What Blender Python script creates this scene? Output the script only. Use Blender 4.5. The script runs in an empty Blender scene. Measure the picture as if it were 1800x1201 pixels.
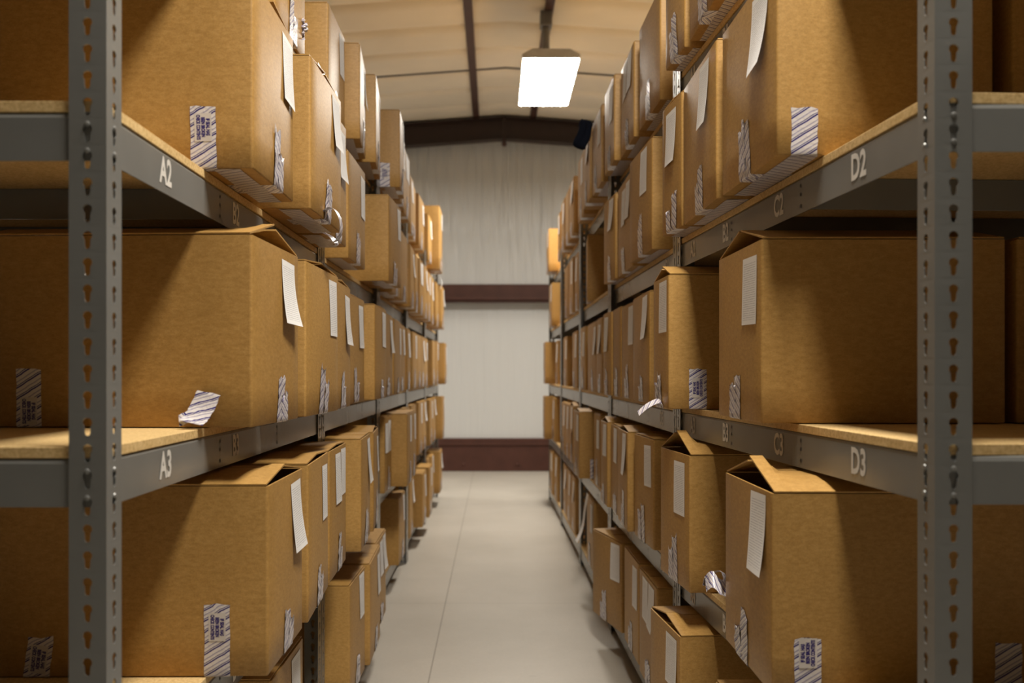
import bpy, bmesh, math, random
from mathutils import Vector, Matrix, noise
from mathutils.geometry import tessellate_polygon

random.seed(7)
sc = bpy.context.scene
COL = sc.collection
H = 1.2                      # eye height above the floor
F = 1650.0                   # focal length in pixels of an 1800 px frame
VPX, VPY = 870.0, 655.0      # where the aisle converges in the photograph

# ------------------------------------------------------------------ camera
cd = bpy.data.cameras.new('camera')
cam = bpy.data.objects.new('camera', cd)
COL.objects.link(cam)
cam.location = (0, 0, H)
cam.rotation_euler = (math.radians(90), 0, 0)
cd.sensor_width = 36.0
cd.lens = F / 1800 * 36.0
cd.shift_x = (900 - VPX) / 1800
cd.shift_y = (VPY - 600.5) / 1800
cd.clip_start = 0.05
cd.dof.use_dof = True
cd.dof.focus_distance = 2.35
cd.dof.aperture_fstop = 3.5
sc.camera = cam

# ------------------------------------------------------------------ world and exposure
w = bpy.data.worlds.new('World')
sc.world = w
w.use_nodes = True
w.node_tree.nodes['Background'].inputs['Color'].default_value = (0.9, 0.75, 0.55, 1)
w.node_tree.nodes['Background'].inputs['Strength'].default_value = 0.0
vs = sc.view_settings
vs.view_transform = 'Standard'
vs.look = 'None'
vs.exposure = 0.08
vs.gamma = 1.0
vs.use_curve_mapping = False
LAMP = 80.0                              # strength of the ceiling fixtures
LAMP_COL = (1.0, 0.935, 0.83, 1)


# ------------------------------------------------------------------ materials
def mat(name, base=(0.5, 0.5, 0.5), rough=0.6, metal=0.0, spec=0.5):
    m = bpy.data.materials.new(name)
    m.use_nodes = True
    b = m.node_tree.nodes['Principled BSDF']
    b.inputs['Base Color'].default_value = (*base, 1)
    b.inputs['Roughness'].default_value = rough
    b.inputs['Metallic'].default_value = metal
    b.inputs['Specular IOR Level'].default_value = spec
    return m, m.node_tree.nodes, m.node_tree.links, b


def node(ns, t, **kw):
    n = ns.new(t)
    for k, v in kw.items():
        if k in n.inputs:
            n.inputs[k].default_value = v
        else:
            setattr(n, k, v)
    return n


def math_node(ns, ls, op, a, b=None):
    n = ns.new('ShaderNodeMath')
    n.operation = op
    for i, v in enumerate((a, b)):
        if v is None:
            continue
        if isinstance(v, (int, float)):
            n.inputs[i].default_value = v
        else:
            ls.new(v, n.inputs[i])
    return n.outputs[0]


def ramp(ns, ls, fac, stops):
    r = ns.new('ShaderNodeValToRGB')
    r.color_ramp.elements[0].position = stops[0][0]
    r.color_ramp.elements[0].color = (*stops[0][1], 1)
    r.color_ramp.elements[1].position = stops[-1][0]
    r.color_ramp.elements[1].color = (*stops[-1][1], 1)
    for p, c in stops[1:-1]:
        e = r.color_ramp.elements.new(p)
        e.color = (*c, 1)
    ls.new(fac, r.inputs['Fac'])
    return r.outputs['Color']


def mixc(ns, ls, fac, a, b, blend='MIX'):
    n = ns.new('ShaderNodeMix')
    n.data_type = 'RGBA'
    n.blend_type = blend
    if isinstance(fac, (int, float)):
        n.inputs['Factor'].default_value = fac
    else:
        ls.new(fac, n.inputs['Factor'])
    for s, v in (('A', a), ('B', b)):
        i = [x for x in n.inputs if x.name == s and x.type == 'RGBA'][0]
        if isinstance(v, tuple):
            i.default_value = (*v, 1)
        else:
            ls.new(v, i)
    return [x for x in n.outputs if x.type == 'RGBA'][0]


def bump(ns, ls, b, h, strength, dist):
    n = ns.new('ShaderNodeBump')
    n.inputs['Strength'].default_value = strength
    n.inputs['Distance'].default_value = dist
    ls.new(h, n.inputs['Height'])
    ls.new(n.outputs['Normal'], b.inputs['Normal'])


def objcoord(ns, ls, scale=(1, 1, 1)):
    t = ns.new('ShaderNodeTexCoord')
    m = ns.new('ShaderNodeMapping')
    m.inputs['Scale'].default_value = scale
    ls.new(t.outputs['Object'], m.inputs['Vector'])
    return m.outputs['Vector']


def m_cardboard():
    m, ns, ls, b = mat('kraft_cardboard', rough=0.5, spec=0.4)
    v = objcoord(ns, ls, (1, 1, 2.2))
    n1 = node(ns, 'ShaderNodeTexNoise', Scale=70.0, Detail=8.0, Roughness=0.75)
    ls.new(v, n1.inputs['Vector'])
    v2 = objcoord(ns, ls)
    n2 = node(ns, 'ShaderNodeTexNoise', Scale=4.0, Detail=3.0)
    ls.new(v2, n2.inputs['Vector'])
    n3 = node(ns, 'ShaderNodeTexNoise', Scale=420.0, Detail=2.0)
    ls.new(v2, n3.inputs['Vector'])
    oi = ns.new('ShaderNodeObjectInfo')
    c = ramp(ns, ls, n1.outputs['Fac'], [(0.28, (0.335, 0.180, 0.046)), (0.5, (0.430, 0.242, 0.068)), (0.72, (0.515, 0.306, 0.098))])
    c = mixc(ns, ls, 0.35, c, ramp(ns, ls, n2.outputs['Fac'], [(0.3, (0.80, 0.80, 0.80)), (0.7, (1.12, 1.12, 1.12))]), 'MULTIPLY')
    c = mixc(ns, ls, 0.4, c, ramp(ns, ls, n3.outputs['Fac'], [(0.3, (0.75, 0.75, 0.75)), (0.7, (1.2, 1.2, 1.2))]), 'MULTIPLY')
    c = mixc(ns, ls, 0.5, c, ramp(ns, ls, oi.outputs['Random'], [(0.0, (0.84, 0.82, 0.78)), (1.0, (1.12, 1.14, 1.18))]), 'MULTIPLY')
    ls.new(c, b.inputs['Base Color'])
    bump(ns, ls, b, n1.outputs['Fac'], 0.12, 0.002)
    return m


def m_paper():
    m, ns, ls, b = mat('printed_paper', (0.72, 0.70, 0.68), 0.75, spec=0.3)
    t = ns.new('ShaderNodeTexCoord')
    s = ns.new('ShaderNodeSeparateXYZ')
    ls.new(t.outputs['UV'], s.inputs[0])
    line = math_node(ns, ls, 'FRACT', math_node(ns, ls, 'MULTIPLY', s.outputs['Y'], 30.0))
    on = math_node(ns, ls, 'LESS_THAN', line, 0.30)
    nz = node(ns, 'ShaderNodeTexNoise', Scale=1.0, Detail=1.0)
    mp = ns.new('ShaderNodeMapping')
    mp.inputs['Scale'].default_value = (26, 30, 1)
    ls.new(t.outputs['UV'], mp.inputs['Vector'])
    ls.new(mp.outputs['Vector'], nz.inputs['Vector'])
    on = math_node(ns, ls, 'MULTIPLY', on, math_node(ns, ls, 'GREATER_THAN', nz.outputs['Fac'], 0.42))
    a = math_node(ns, ls, 'MULTIPLY', math_node(ns, ls, 'GREATER_THAN', s.outputs['X'], 0.08), math_node(ns, ls, 'LESS_THAN', s.outputs['X'], 0.92))
    a2 = math_node(ns, ls, 'MULTIPLY', math_node(ns, ls, 'GREATER_THAN', s.outputs['Y'], 0.07), math_node(ns, ls, 'LESS_THAN', s.outputs['Y'], 0.93))
    on = math_node(ns, ls, 'MULTIPLY', on, math_node(ns, ls, 'MULTIPLY', a, a2))
    on = math_node(ns, ls, 'MULTIPLY', on, 0.6)
    ls.new(mixc(ns, ls, on, (0.82, 0.81, 0.80), (0.26, 0.25, 0.28)), b.inputs['Base Color'])
    return m


def m_tape():
    m, ns, ls, b = mat('striped_security_tape', rough=0.28, spec=0.6)
    t = ns.new('ShaderNodeTexCoord')
    s = ns.new('ShaderNodeSeparateXYZ')
    ls.new(t.outputs['UV'], s.inputs[0])
    # UV is in metres: lines run diagonally across the tape
    c = math_node(ns, ls, 'SUBTRACT', s.outputs['Y'], math_node(ns, ls, 'MULTIPLY', s.outputs['X'], 0.62))
    f = math_node(ns, ls, 'FRACT', math_node(ns, ls, 'DIVIDE', c, 0.0215))
    def band(a, z):
        return math_node(ns, ls, 'MULTIPLY', math_node(ns, ls, 'GREATER_THAN', f, a), math_node(ns, ls, 'LESS_THAN', f, z))
    col = mixc(ns, ls, band(0.62, 0.74), (0.70, 0.66, 0.65), (0.36, 0.33, 0.44))
    col = mixc(ns, ls, math_node(ns, ls, 'ADD', band(0.08, 0.23), band(0.30, 0.38)), col, (0.016, 0.009, 0.16))
    ls.new(col, b.inputs['Base Color'])
    n = node(ns, 'ShaderNodeTexNoise', Scale=180.0, Detail=2.0)
    ls.new(t.outputs['Object'], n.inputs['Vector'])
    bump(ns, ls, b, n.outputs['Fac'], 0.18, 0.004)
    return m


def m_board():
    m, ns, ls, b = mat('particle_board', rough=0.62, spec=0.3)
    v = objcoord(ns, ls)
    n1 = node(ns, 'ShaderNodeTexNoise', Scale=160.0, Detail=4.0, Roughness=0.8)
    ls.new(v, n1.inputs['Vector'])
    n2 = node(ns, 'ShaderNodeTexNoise', Scale=9.0, Detail=4.0)
    ls.new(v, n2.inputs['Vector'])
    c = ramp(ns, ls, n1.outputs['Fac'], [(0.3, (0.42, 0.25, 0.085)), (0.55, (0.68, 0.48, 0.22)), (0.75, (0.78, 0.58, 0.31))])
    c = mixc(ns, ls, 0.4, c, ramp(ns, ls, n2.outputs['Fac'], [(0.3, (0.8, 0.8, 0.8)), (0.7, (1.1, 1.1, 1.1))]), 'MULTIPLY')
    ls.new(c, b.inputs['Base Color'])
    bump(ns, ls, b, n1.outputs['Fac'], 0.15, 0.002)
    return m


def m_metal():
    m, ns, ls, b = mat('grey_powder_coated_steel', (0.098, 0.096, 0.090), 0.27, spec=0.6)
    n1 = node(ns, 'ShaderNodeTexNoise', Scale=5.0, Detail=4.0)
    ls.new(objcoord(ns, ls), n1.inputs['Vector'])
    ls.new(ramp(ns, ls, n1.outputs['Fac'], [(0.3, (0.155, 0.155, 0.145)), (0.7, (0.185, 0.185, 0.175))]), b.inputs['Base Color'])
    return m


def m_floor():
    m, ns, ls, b = mat('sealed_concrete', rough=0.42, spec=0.35)
    t = ns.new('ShaderNodeTexCoord')
    g = t.outputs['Object']
    n1 = node(ns, 'ShaderNodeTexNoise', Scale=1.3, Detail=6.0, Roughness=0.6)
    ls.new(g, n1.inputs['Vector'])
    n2 = node(ns, 'ShaderNodeTexNoise', Scale=60.0, Detail=4.0)
    ls.new(g, n2.inputs['Vector'])
    mp = ns.new('ShaderNodeMapping')
    mp.inputs['Scale'].default_value = (5, 22, 1)
    ls.new(g, mp.inputs['Vector'])
    n3 = node(ns, 'ShaderNodeTexNoise', Scale=2.2, Detail=3.0)
    ls.new(mp.outputs['Vector'], n3.inputs['Vector'])
    c = ramp(ns, ls, n1.outputs['Fac'], [(0.3, (0.40, 0.37, 0.32)), (0.7, (0.485, 0.45, 0.395))])
    c = mixc(ns, ls, 0.3, c, ramp(ns, ls, n2.outputs['Fac'], [(0.3, (0.9, 0.9, 0.9)), (0.7, (1.06, 1.06, 1.06))]), 'MULTIPLY')
    c = mixc(ns, ls, 0.7, c, ramp(ns, ls, n3.outputs['Fac'], [(0.22, (0.72, 0.72, 0.72)), (0.29, (1, 1, 1)), (0.8, (1, 1, 1))]), 'MULTIPLY')
    # saw-cut joints
    s = ns.new('ShaderNodeSeparateXYZ')
    ls.new(g, s.inputs[0])
    jx = math_node(ns, ls, 'ABSOLUTE', math_node(ns, ls, 'ADD', s.outputs['X'], 0.258))
    jx = math_node(ns, ls, 'LESS_THAN', jx, 0.0030)
    fy = math_node(ns, ls, 'FRACT', math_node(ns, ls, 'DIVIDE', math_node(ns, ls, 'ADD', s.outputs['Y'], 36.6 - 4.88), 3.66))
    jy = math_node(ns, ls, 'LESS_THAN', fy, 0.0012)
    j = math_node(ns, ls, 'MAXIMUM', jx, jy)
    c = mixc(ns, ls, math_node(ns, ls, 'MULTIPLY', j, 0.6), c, (0.16, 0.14, 0.115))
    ls.new(c, b.inputs['Base Color'])
    return m


def m_wall():
    m, ns, ls, b = mat('white_vinyl_wall_liner', (0.60, 0.605, 0.60), 0.34, spec=0.5)
    t = ns.new('ShaderNodeTexCoord')
    mp = ns.new('ShaderNodeMapping')
    mp.inputs['Scale'].default_value = (6.5, 6.5, 0.55)
    ls.new(t.outputs['Object'], mp.inputs['Vector'])
    n1 = node(ns, 'ShaderNodeTexNoise', Scale=1.5, Detail=3.0, Roughness=0.5)
    ls.new(mp.outputs['Vector'], n1.inputs['Vector'])
    s = ns.new('ShaderNodeSeparateXYZ')
    ls.new(t.outputs['Object'], s.inputs[0])
    k = ns.new('ShaderNodeMapRange')
    k.inputs['From Min'].default_value = 2.2
    k.inputs['From Max'].default_value = 2.9
    k.inputs['To Min'].default_value = 0.12
    k.inputs['To Max'].default_value = 1.0
    ls.new(s.outputs['Z'], k.inputs['Value'])
    bump(ns, ls, b, math_node(ns, ls, 'MULTIPLY', n1.outputs['Fac'], k.outputs[0]), 0.7, 0.16)
    return m


def simple(name, base, rough=0.6, metal=0.0, spec=0.5, var=0.12, scale=8.0):
    m, ns, ls, b = mat(name, base, rough, metal, spec)
    n1 = node(ns, 'ShaderNodeTexNoise', Scale=scale, Detail=4.0)
    ls.new(objcoord(ns, ls), n1.inputs['Vector'])
    lo = tuple(c * (1 - var) for c in base)
    hi = tuple(c * (1 + var) for c in base)
    ls.new(ramp(ns, ls, n1.outputs['Fac'], [(0.3, lo), (0.7, hi)]), b.inputs['Base Color'])
    return m


CARD = m_cardboard()
PAPER = m_paper()
TAPE = m_tape()
BOARD = m_board()
METAL = m_metal()
DARKHOLE = simple('dark_rivet_hole', (0.012, 0.012, 0.012), 0.6)
ZINC = simple('zinc_rivet', (0.22, 0.22, 0.21), 0.35, 0.3)
PAINT = simple('white_stencil_paint', (0.66, 0.63, 0.58), 0.6)
INK = simple('navy_ink', (0.020, 0.012, 0.16), 0.5)
PANEL = simple('blank_tape_panel', (0.62, 0.575, 0.54), 0.35)
CONC = m_floor()
WALL = m_wall()
CEIL = simple('ceiling_insulation_liner', (0.80, 0.72, 0.60), 0.6, spec=0.25, var=0.06, scale=1.5)
RED = simple('red_oxide_steel', (0.075, 0.030, 0.021), 0.55, spec=0.25)
DARKRED = simple('dark_red_oxide_beam', (0.070, 0.032, 0.024), 0.45)
SHADE = simple('shaded_brown_beam', (0.030, 0.014, 0.010), 0.5)  # darker beam brown; shade on strap and rafters put into the colour
HOUSING = simple('light_housing_grey', (0.66, 0.65, 0.62), 0.4)
CONDUIT = simple('galvanised_conduit', (0.22, 0.21, 0.20), 0.4, 0.5)
CLOTH = simple('navy_black_cloth', (0.006, 0.008, 0.016), 0.9, spec=0.1)
em = bpy.data.materials.new('lit_diffuser')
em.use_nodes = True
for n in list(em.node_tree.nodes):
    em.node_tree.nodes.remove(n)
_o = em.node_tree.nodes.new('ShaderNodeOutputMaterial')
_e = em.node_tree.nodes.new('ShaderNodeEmission')
_e.inputs['Color'].default_value = LAMP_COL
_e.inputs['Strength'].default_value = LAMP
em.node_tree.links.new(_e.outputs[0], _o.inputs[0])
DIFFUSER = em


# ------------------------------------------------------------------ helpers
def link_mesh(name, bm, mats, parent=None, recalc=True, smooth=False):
    me = bpy.data.meshes.new(name)
    if recalc:
        bmesh.ops.recalc_face_normals(bm, faces=bm.faces)
    if smooth:
        for f in bm.faces:
            f.smooth = True
    bm.to_mesh(me)
    bm.free()
    for m in (mats if isinstance(mats, (list, tuple)) else [mats]):
        me.materials.append(m)
    o = bpy.data.objects.new(name, me)
    COL.objects.link(o)
    if parent is not None:
        o.parent = parent
    return o


def tag(o, label=None, cat=None, group=None, kind=None):
    if label:
        o['label'] = label
    if cat:
        o['category'] = cat
    if group:
        o['group'] = group
    if kind:
        o['kind'] = kind
    return o


def empty(name, loc=(0, 0, 0)):
    o = bpy.data.objects.new(name, None)
    o.empty_display_size = 0.1
    o.location = loc
    COL.objects.link(o)
    return o


def box(bm, lo, hi, mi=0, bev=0.0):
    x0, y0, z0 = lo
    x1, y1, z1 = hi
    v = [bm.verts.new(p) for p in ((x0, y0, z0), (x1, y0, z0), (x1, y1, z0), (x0, y1, z0), (x0, y0, z1), (x1, y0, z1), (x1, y1, z1), (x0, y1, z1))]
    fs = [bm.faces.new([v[i] for i in q]) for q in ((3, 2, 1, 0), (4, 5, 6, 7), (0, 1, 5, 4), (1, 2, 6, 5), (2, 3, 7, 6), (3, 0, 4, 7))]
    for f in fs:
        f.material_index = mi
    if bev:
        es = list({e for f in fs for e in f.edges})
        r = bmesh.ops.bevel(bm, geom=es, offset=bev, segments=2, affect='EDGES', profile=0.5)
        for f in r['faces']:
            f.material_index = mi
    return fs


def disc(bm, c, u, v, r, n=10, mi=0):
    vs_ = [bm.verts.new(c + u * (r * math.cos(2 * math.pi * i / n)) + v * (r * math.sin(2 * math.pi * i / n))) for i in range(n)]
    f = bm.faces.new(vs_)
    f.material_index = mi
    return f


def dome(bm, c, nrm, r, hgt, mi=0, n=10):
    nrm = Vector(nrm)
    u = nrm.orthogonal().normalized()
    v = nrm.cross(u)
    rings = []
    for k, (rr, hh) in enumerate(((r, 0), (r * 0.85, hgt * 0.6), (r * 0.45, hgt * 0.95))):
        rings.append([bm.verts.new(c + u * (rr * math.cos(2 * math.pi * i / n)) + v * (rr * math.sin(2 * math.pi * i / n)) + nrm * hh) for i in range(n)])
    top = bm.verts.new(c + nrm * hgt)
    for a, b_ in zip(rings, rings[1:]):
        for i in range(n):
            f = bm.faces.new((a[i], a[(i + 1) % n], b_[(i + 1) % n], b_[i]))
            f.material_index = mi
    for i in range(n):
        f = bm.faces.new((rings[-1][i], rings[-1][(i + 1) % n], top))
        f.material_index = mi


def text_mesh(txt, size, bold=0.0):
    c = bpy.data.curves.new('txt', 'FONT')
    c.body = txt
    c.size = size
    c.align_x = 'CENTER'
    c.align_y = 'CENTER'
    c.offset = bold
    c.resolution_u = 3
    o = bpy.data.objects.new('txt', c)
    COL.objects.link(o)
    dg = bpy.context.evaluated_depsgraph_get()
    me = bpy.data.meshes.new_from_object(o.evaluated_get(dg))
    bpy.data.objects.remove(o)
    bpy.data.curves.remove(c)
    return me


# ------------------------------------------------------------------ setting: floor, walls, ceiling
YF, YB, XW = -9.5, 11.45, 6.5
XR = 0.11                                  # ridge of the roof
RIDGE, SLOPE = 3.16 + H, 0.072

bm = bmesh.new()
box(bm, (-XW, YF, -0.15), (XW, YB + 0.2, 0))
tag(link_mesh('floor', bm, CONC), kind='structure')


def wall(name, lo, hi):
    b_ = bmesh.new()
    box(b_, lo, hi)
    return tag(link_mesh(name, b_, WALL), kind='structure')


wall('wall_back', (-XW, YB, 0), (XW, YB + 0.15, 4.5))
wall('wall_front', (-XW, YF - 0.15, 0), (XW, YF, 4.5))
wall('wall_left', (-XW - 0.15, YF - 0.15, 0), (-XW, YB + 0.15, 4.5))
wall('wall_right', (XW, YF - 0.15, 0), (XW + 0.15, YB + 0.15, 4.5))

# insulation liner sagging between battens, one bay after another
bm = bmesh.new()
prev = None
xs = [-XW - 0.1, -3.2, -1.2, XR, 1.4, 3.4, XW + 0.1]
pitch = 0.62
y0 = 9.58 - pitch * 31
for j in range(0, 35 * 24):
    y = y0 + pitch * j / 24
    if y < YF - 0.1 or y > YB + 0.14:
        continue
    t = (j % 24) / 24
    sag = -0.075 * (1 - abs(2 * t - 1) ** 7)
    row = [bm.verts.new((x, y, RIDGE - SLOPE * abs(x - XR) + sag)) for x in xs]
    if prev:
        for i in range(len(xs) - 1):
            f = bm.faces.new((prev[i], prev[i + 1], row[i + 1], row[i]))
            f.smooth = True
    prev = row
geo = bmesh.ops.extrude_face_region(bm, geom=list(bm.faces))
for v in geo['geom']:
    if isinstance(v, bmesh.types.BMVert):
        v.co.z += 0.1
tag(link_mesh('ceiling', bm, CEIL), kind='structure')


def roofz(x):
    return RIDGE - SLOPE * abs(x - XR)


# purlins along the building, strap across, portal rafter, girt, base channel
def purlin(name, x, wd, hgt):
    b_ = bmesh.new()
    z = roofz(x)
    box(b_, (x - wd / 2, YF, z - hgt), (x + wd / 2, YB, z + 0.02), bev=0.006)
    return tag(link_mesh(name, b_, DARKRED), kind='structure')


k = 1
for x in (-0.225, 0.455, -1.75, 1.97, -3.27, 3.49, -4.8, 5.0):
    purlin('trim_%d' % k, x, 0.075, 0.10)
    k += 1
bm = bmesh.new()
for a, c in ((-XW, XR), (XR, XW)):
    v = []
    for x in (a, c):
        z = roofz(x)
        v.append([bm.verts.new((x, y, zz)) for y, zz in ((9.555, z - 0.05), (9.605, z - 0.05), (9.605, z + 0.01), (9.555, z + 0.01))])
    for i in range(4):
        bm.faces.new((v[0][i], v[0][(i + 1) % 4], v[1][(i + 1) % 4], v[1][i]))
    for q in v:
        bm.faces.new(q)
tag(link_mesh('trim_%d' % k, bm, SHADE), kind='structure')
k += 1


def rafter(name, yc):
    b_ = bmesh.new()
    top = -0.11
    for a, c in ((-XW, XR), (XR, XW)):
        for y_0, y_1, z_0, z_1 in ((yc - 0.006, yc + 0.006, top - 0.25, top), (yc - 0.075, yc + 0.075, top - 0.262, top - 0.25), (yc - 0.075, yc + 0.075, top - 0.012, top)):
            v = []
            for x in (a, c):
                z = roofz(x)
                v.append([b_.verts.new((x, y, z + zz)) for y, zz in ((y_0, z_0), (y_1, z_0), (y_1, z_1), (y_0, z_1))])
            for i in range(4):
                b_.faces.new((v[0][i], v[0][(i + 1) % 4], v[1][(i + 1) % 4], v[1][i]))
            for q in v:
                b_.faces.new(q)
    # bolted splice plates at the ridge
    box(b_, (XR - 0.02, yc - 0.075, RIDGE + top - 0.29), (XR + 0.02, yc + 0.075, RIDGE + top + 0.0))
    return tag(link_mesh(name, b_, SHADE), kind='structure')


rafter('trim_%d' % k, 11.25)
k += 1
rafter('trim_%d' % k, 3.9)
k += 1
rafter('trim_%d' % k, -3.4)
k += 1
# girt on the back wall
bm = bmesh.new()
box(bm, (-XW, YB - 0.06, H + 0.852), (XW, YB, H + 1.072), bev=0.006)
box(bm, (-XW, YB - 0.20, H + 0.862), (XW, YB - 0.06, H + 0.874))
box(bm, (-XW, YB - 0.20, H + 0.852), (XW, YB - 0.185, H + 0.90))
tag(link_mesh('trim_%d' % k, bm, RED), kind='structure')
# base channel
bm = bmesh.new()
box(bm, (-XW, YB - 0.05, 0), (XW, YB, 0.40), bev=0.006)
box(bm, (-XW, YB - 0.065, 0.315), (XW, YB - 0.05, 0.345), bev=0.004)
for x in (-0.38, 0.275, -1.04, 0.93):
    dome(bm, Vector((x, YB - 0.05, 0.08)), (0, -1, 0), 0.022, 0.014)
tag(link_mesh('baseboard_back', bm, RED), kind='structure')

# hook under the ridge
bm = bmesh.new()
bmesh.ops.create_uvsphere(bm, u_segments=12, v_segments=8, radius=0.032, matrix=Matrix.Translation((0, 0, 0)))
box(bm, (-0.008, -0.008, 0.02), (0.008, 0.008, 0.075))
o = link_mesh('roof_hook', bm, DARKRED, smooth=False)
o.location = (XR, 11.17, RIDGE - 0.11 - 0.262 - 0.07)
tag(o, 'small dark knob hanging under the middle of the far roof beam', 'hook')


# ------------------------------------------------------------------ ceiling lights
def ceiling_light(x, yc, label):
    L, W, zb = 1.22, 0.43, H + 2.388
    e = empty('ceiling_light', (x, yc, zb))
    tag(e, label, 'ceiling light', 'fixtures hanging from the roof')
    b_ = bmesh.new()
    prof = [(-W / 2 - 0.006, 0.0), (-W / 2 - 0.006, 0.045), (-W / 2 + 0.07, 0.085), (W / 2 - 0.07, 0.085), (W / 2 + 0.006, 0.045), (W / 2 + 0.006, 0.0),
            (W / 2, 0.0), (W / 2, 0.012), (-W / 2, 0.012), (-W / 2, 0.0)]
    ends = [[b_.verts.new((px, s * (L / 2 + 0.006), pz)) for px, pz in prof] for s in (-1, 1)]
    n = len(prof)
    for i in range(n):
        b_.faces.new((ends[0][i], ends[0][(i + 1) % n], ends[1][(i + 1) % n], ends[1][i]))
    for q in ends:
        b_.faces.new(q)
    link_mesh('housing', b_, HOUSING, e)
    b_ = bmesh.new()
    nx, rows = 22, []
    for s in (0, 1):
        pass
    for iy in range(2):
        y = (-L / 2, L / 2)[iy]
        rows.append([b_.verts.new((-W / 2 + W * i / nx, y, 0.002 - (0.006 if i % 2 else 0.0))) for i in range(nx + 1)])
    for i in range(nx):
        b_.faces.new((rows[0][i], rows[0][i + 1], rows[1][i + 1], rows[1][i]))
    o = link_mesh('diffuser', b_, DIFFUSER, e, recalc=False)
    for p in o.data.polygons:
        pass
    top = roofz(x) - 0.10 - zb
    b_ = bmesh.new()
    bmesh.ops.create_cone(b_, cap_ends=True, segments=12, radius1=0.03, radius2=0.03, depth=top - 0.085, matrix=Matrix.Translation((0, 0.15, (top + 0.085) / 2)))
    link_mesh('stem', b_, CONDUIT, e)
    b_ = bmesh.new()
    box(b_, (-0.05, 0.08, top - 0.12), (0.05, 0.22, top), bev=0.008)
    link_mesh('junction_box', b_, CONDUIT, e)
    return e


ceiling_light(0.43, 7.78, 'glowing white rectangular light fixture hanging over the far aisle')
ceiling_light(0.43, 1.25, 'glowing light fixture above the aisle over the photographer')
for x in (-4.0, 4.2):  # two added, unseen lamps that brighten the far end
    ceiling_light(x, 9.8, 'added fill light fixture by the back wall, hidden behind the %s rack' % ('left' if x < 0 else 'right'))


# ------------------------------------------------------------------ racks
RX = {-1: 0.555, 1: 0.628}
POSTS = {-1: [1.37, 3.00, 4.47, 5.93, 7.45, 9.07], 1: [1.37, 2.87, 4.37, 5.87, 7.37, 8.87]}
PX = {-1: [0.555, 0.555, 0.555, 0.555, 0.552, 0.550], 1: [0.628, 0.556, 0.534, 0.532, 0.518, 0.510]}   # the right rack drifts towards the aisle
LEV = {-1: [0.895, 0.389, -0.107, -0.588, -1.07], 1: [0.90, 0.402, -0.103, -0.588, -1.07]}
DEPTH, BT, BH = 1.08, 0.016, 0.070
FL = 0.053                     # width of a post flange
PITCH = 0.0381
PTOP = 2.19


def keyhole(cx, cz):
    pts = []
    for i in range(11):
        a = math.radians(-50 + 280 * i / 10)
        pts.append((cx + 0.0070 * math.cos(a), cz + 0.0045 + 0.0070 * math.sin(a)))
    pts.append((cx - 0.0043, cz - 0.006))
    for i in range(5):
        a = math.radians(180 + 180 * i / 4)
        pts.append((cx + 0.0040 * math.cos(a), cz - 0.0105 + 0.0040 * math.sin(a)))
    pts.append((cx + 0.0043, cz - 0.006))
    return pts


_cell_outer = [(0, -PITCH / 2), (FL, -PITCH / 2), (FL, PITCH / 2), (0, PITCH / 2)]
_cell_hole = keyhole(FL * 0.5, 0.0)
_cell_tris = tessellate_polygon([[Vector((a, b_, 0)) for a, b_ in _cell_outer], [Vector((a, b_, 0)) for a, b_ in reversed(_cell_hole)]])
_cell_pts = _cell_outer + list(reversed(_cell_hole))


def flange(bm_, origin, axis, top=PTOP):
    """one perforated flange: origin at its folded edge, running along axis, from the floor up"""
    n = int(top / PITCH)
    for k_ in range(n):
        vv = [bm_.verts.new(origin + axis * a + Vector((0, 0, PITCH * (k_ + 0.5) + b_))) for a, b_ in _cell_pts]
        for t in _cell_tris:
            bm_.faces.new([vv[i] for i in t])


def post_mesh(s, kind):
    """kind: 'near' L, 'mid' double, 'far' L; local origin on the aisle corner at floor"""
    b_ = bmesh.new()
    X = Vector((s, 0, 0))
    Y = Vector((0, 1, 0))
    Z0 = Vector((0, 0, 0))
    if kind == 'near':
        flange(b_, Z0, X)
        flange(b_, Z0, Y)
    elif kind == 'far':
        flange(b_, Z0, X)
        flange(b_, Z0, -Y)
    else:
        for q in (1, -1):
            flange(b_, Y * (q * 0.005), Y * q)
            flange(b_, Y * (q * 0.005), X)
    bmesh.ops.remove_doubles(b_, verts=b_.verts, dist=0.0002)
    bmesh.ops.recalc_face_normals(b_, faces=b_.faces)
    me = bpy.data.meshes.new('post')
    b_.to_mesh(me)
    b_.free()
    me.materials.append(METAL)
    return me


LETTERS = {-1: {0: [(1.59, 'A'), (2.02, 'B')]},
           1: {0: [(1.597, 'D'), (1.986, 'C'), (2.37, 'B'), (2.69, 'A')], 1: [(3.12, 'D')]}}
SIDE = {-1: 'left', 1: 'right'}
_txt_cache = {}


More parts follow.
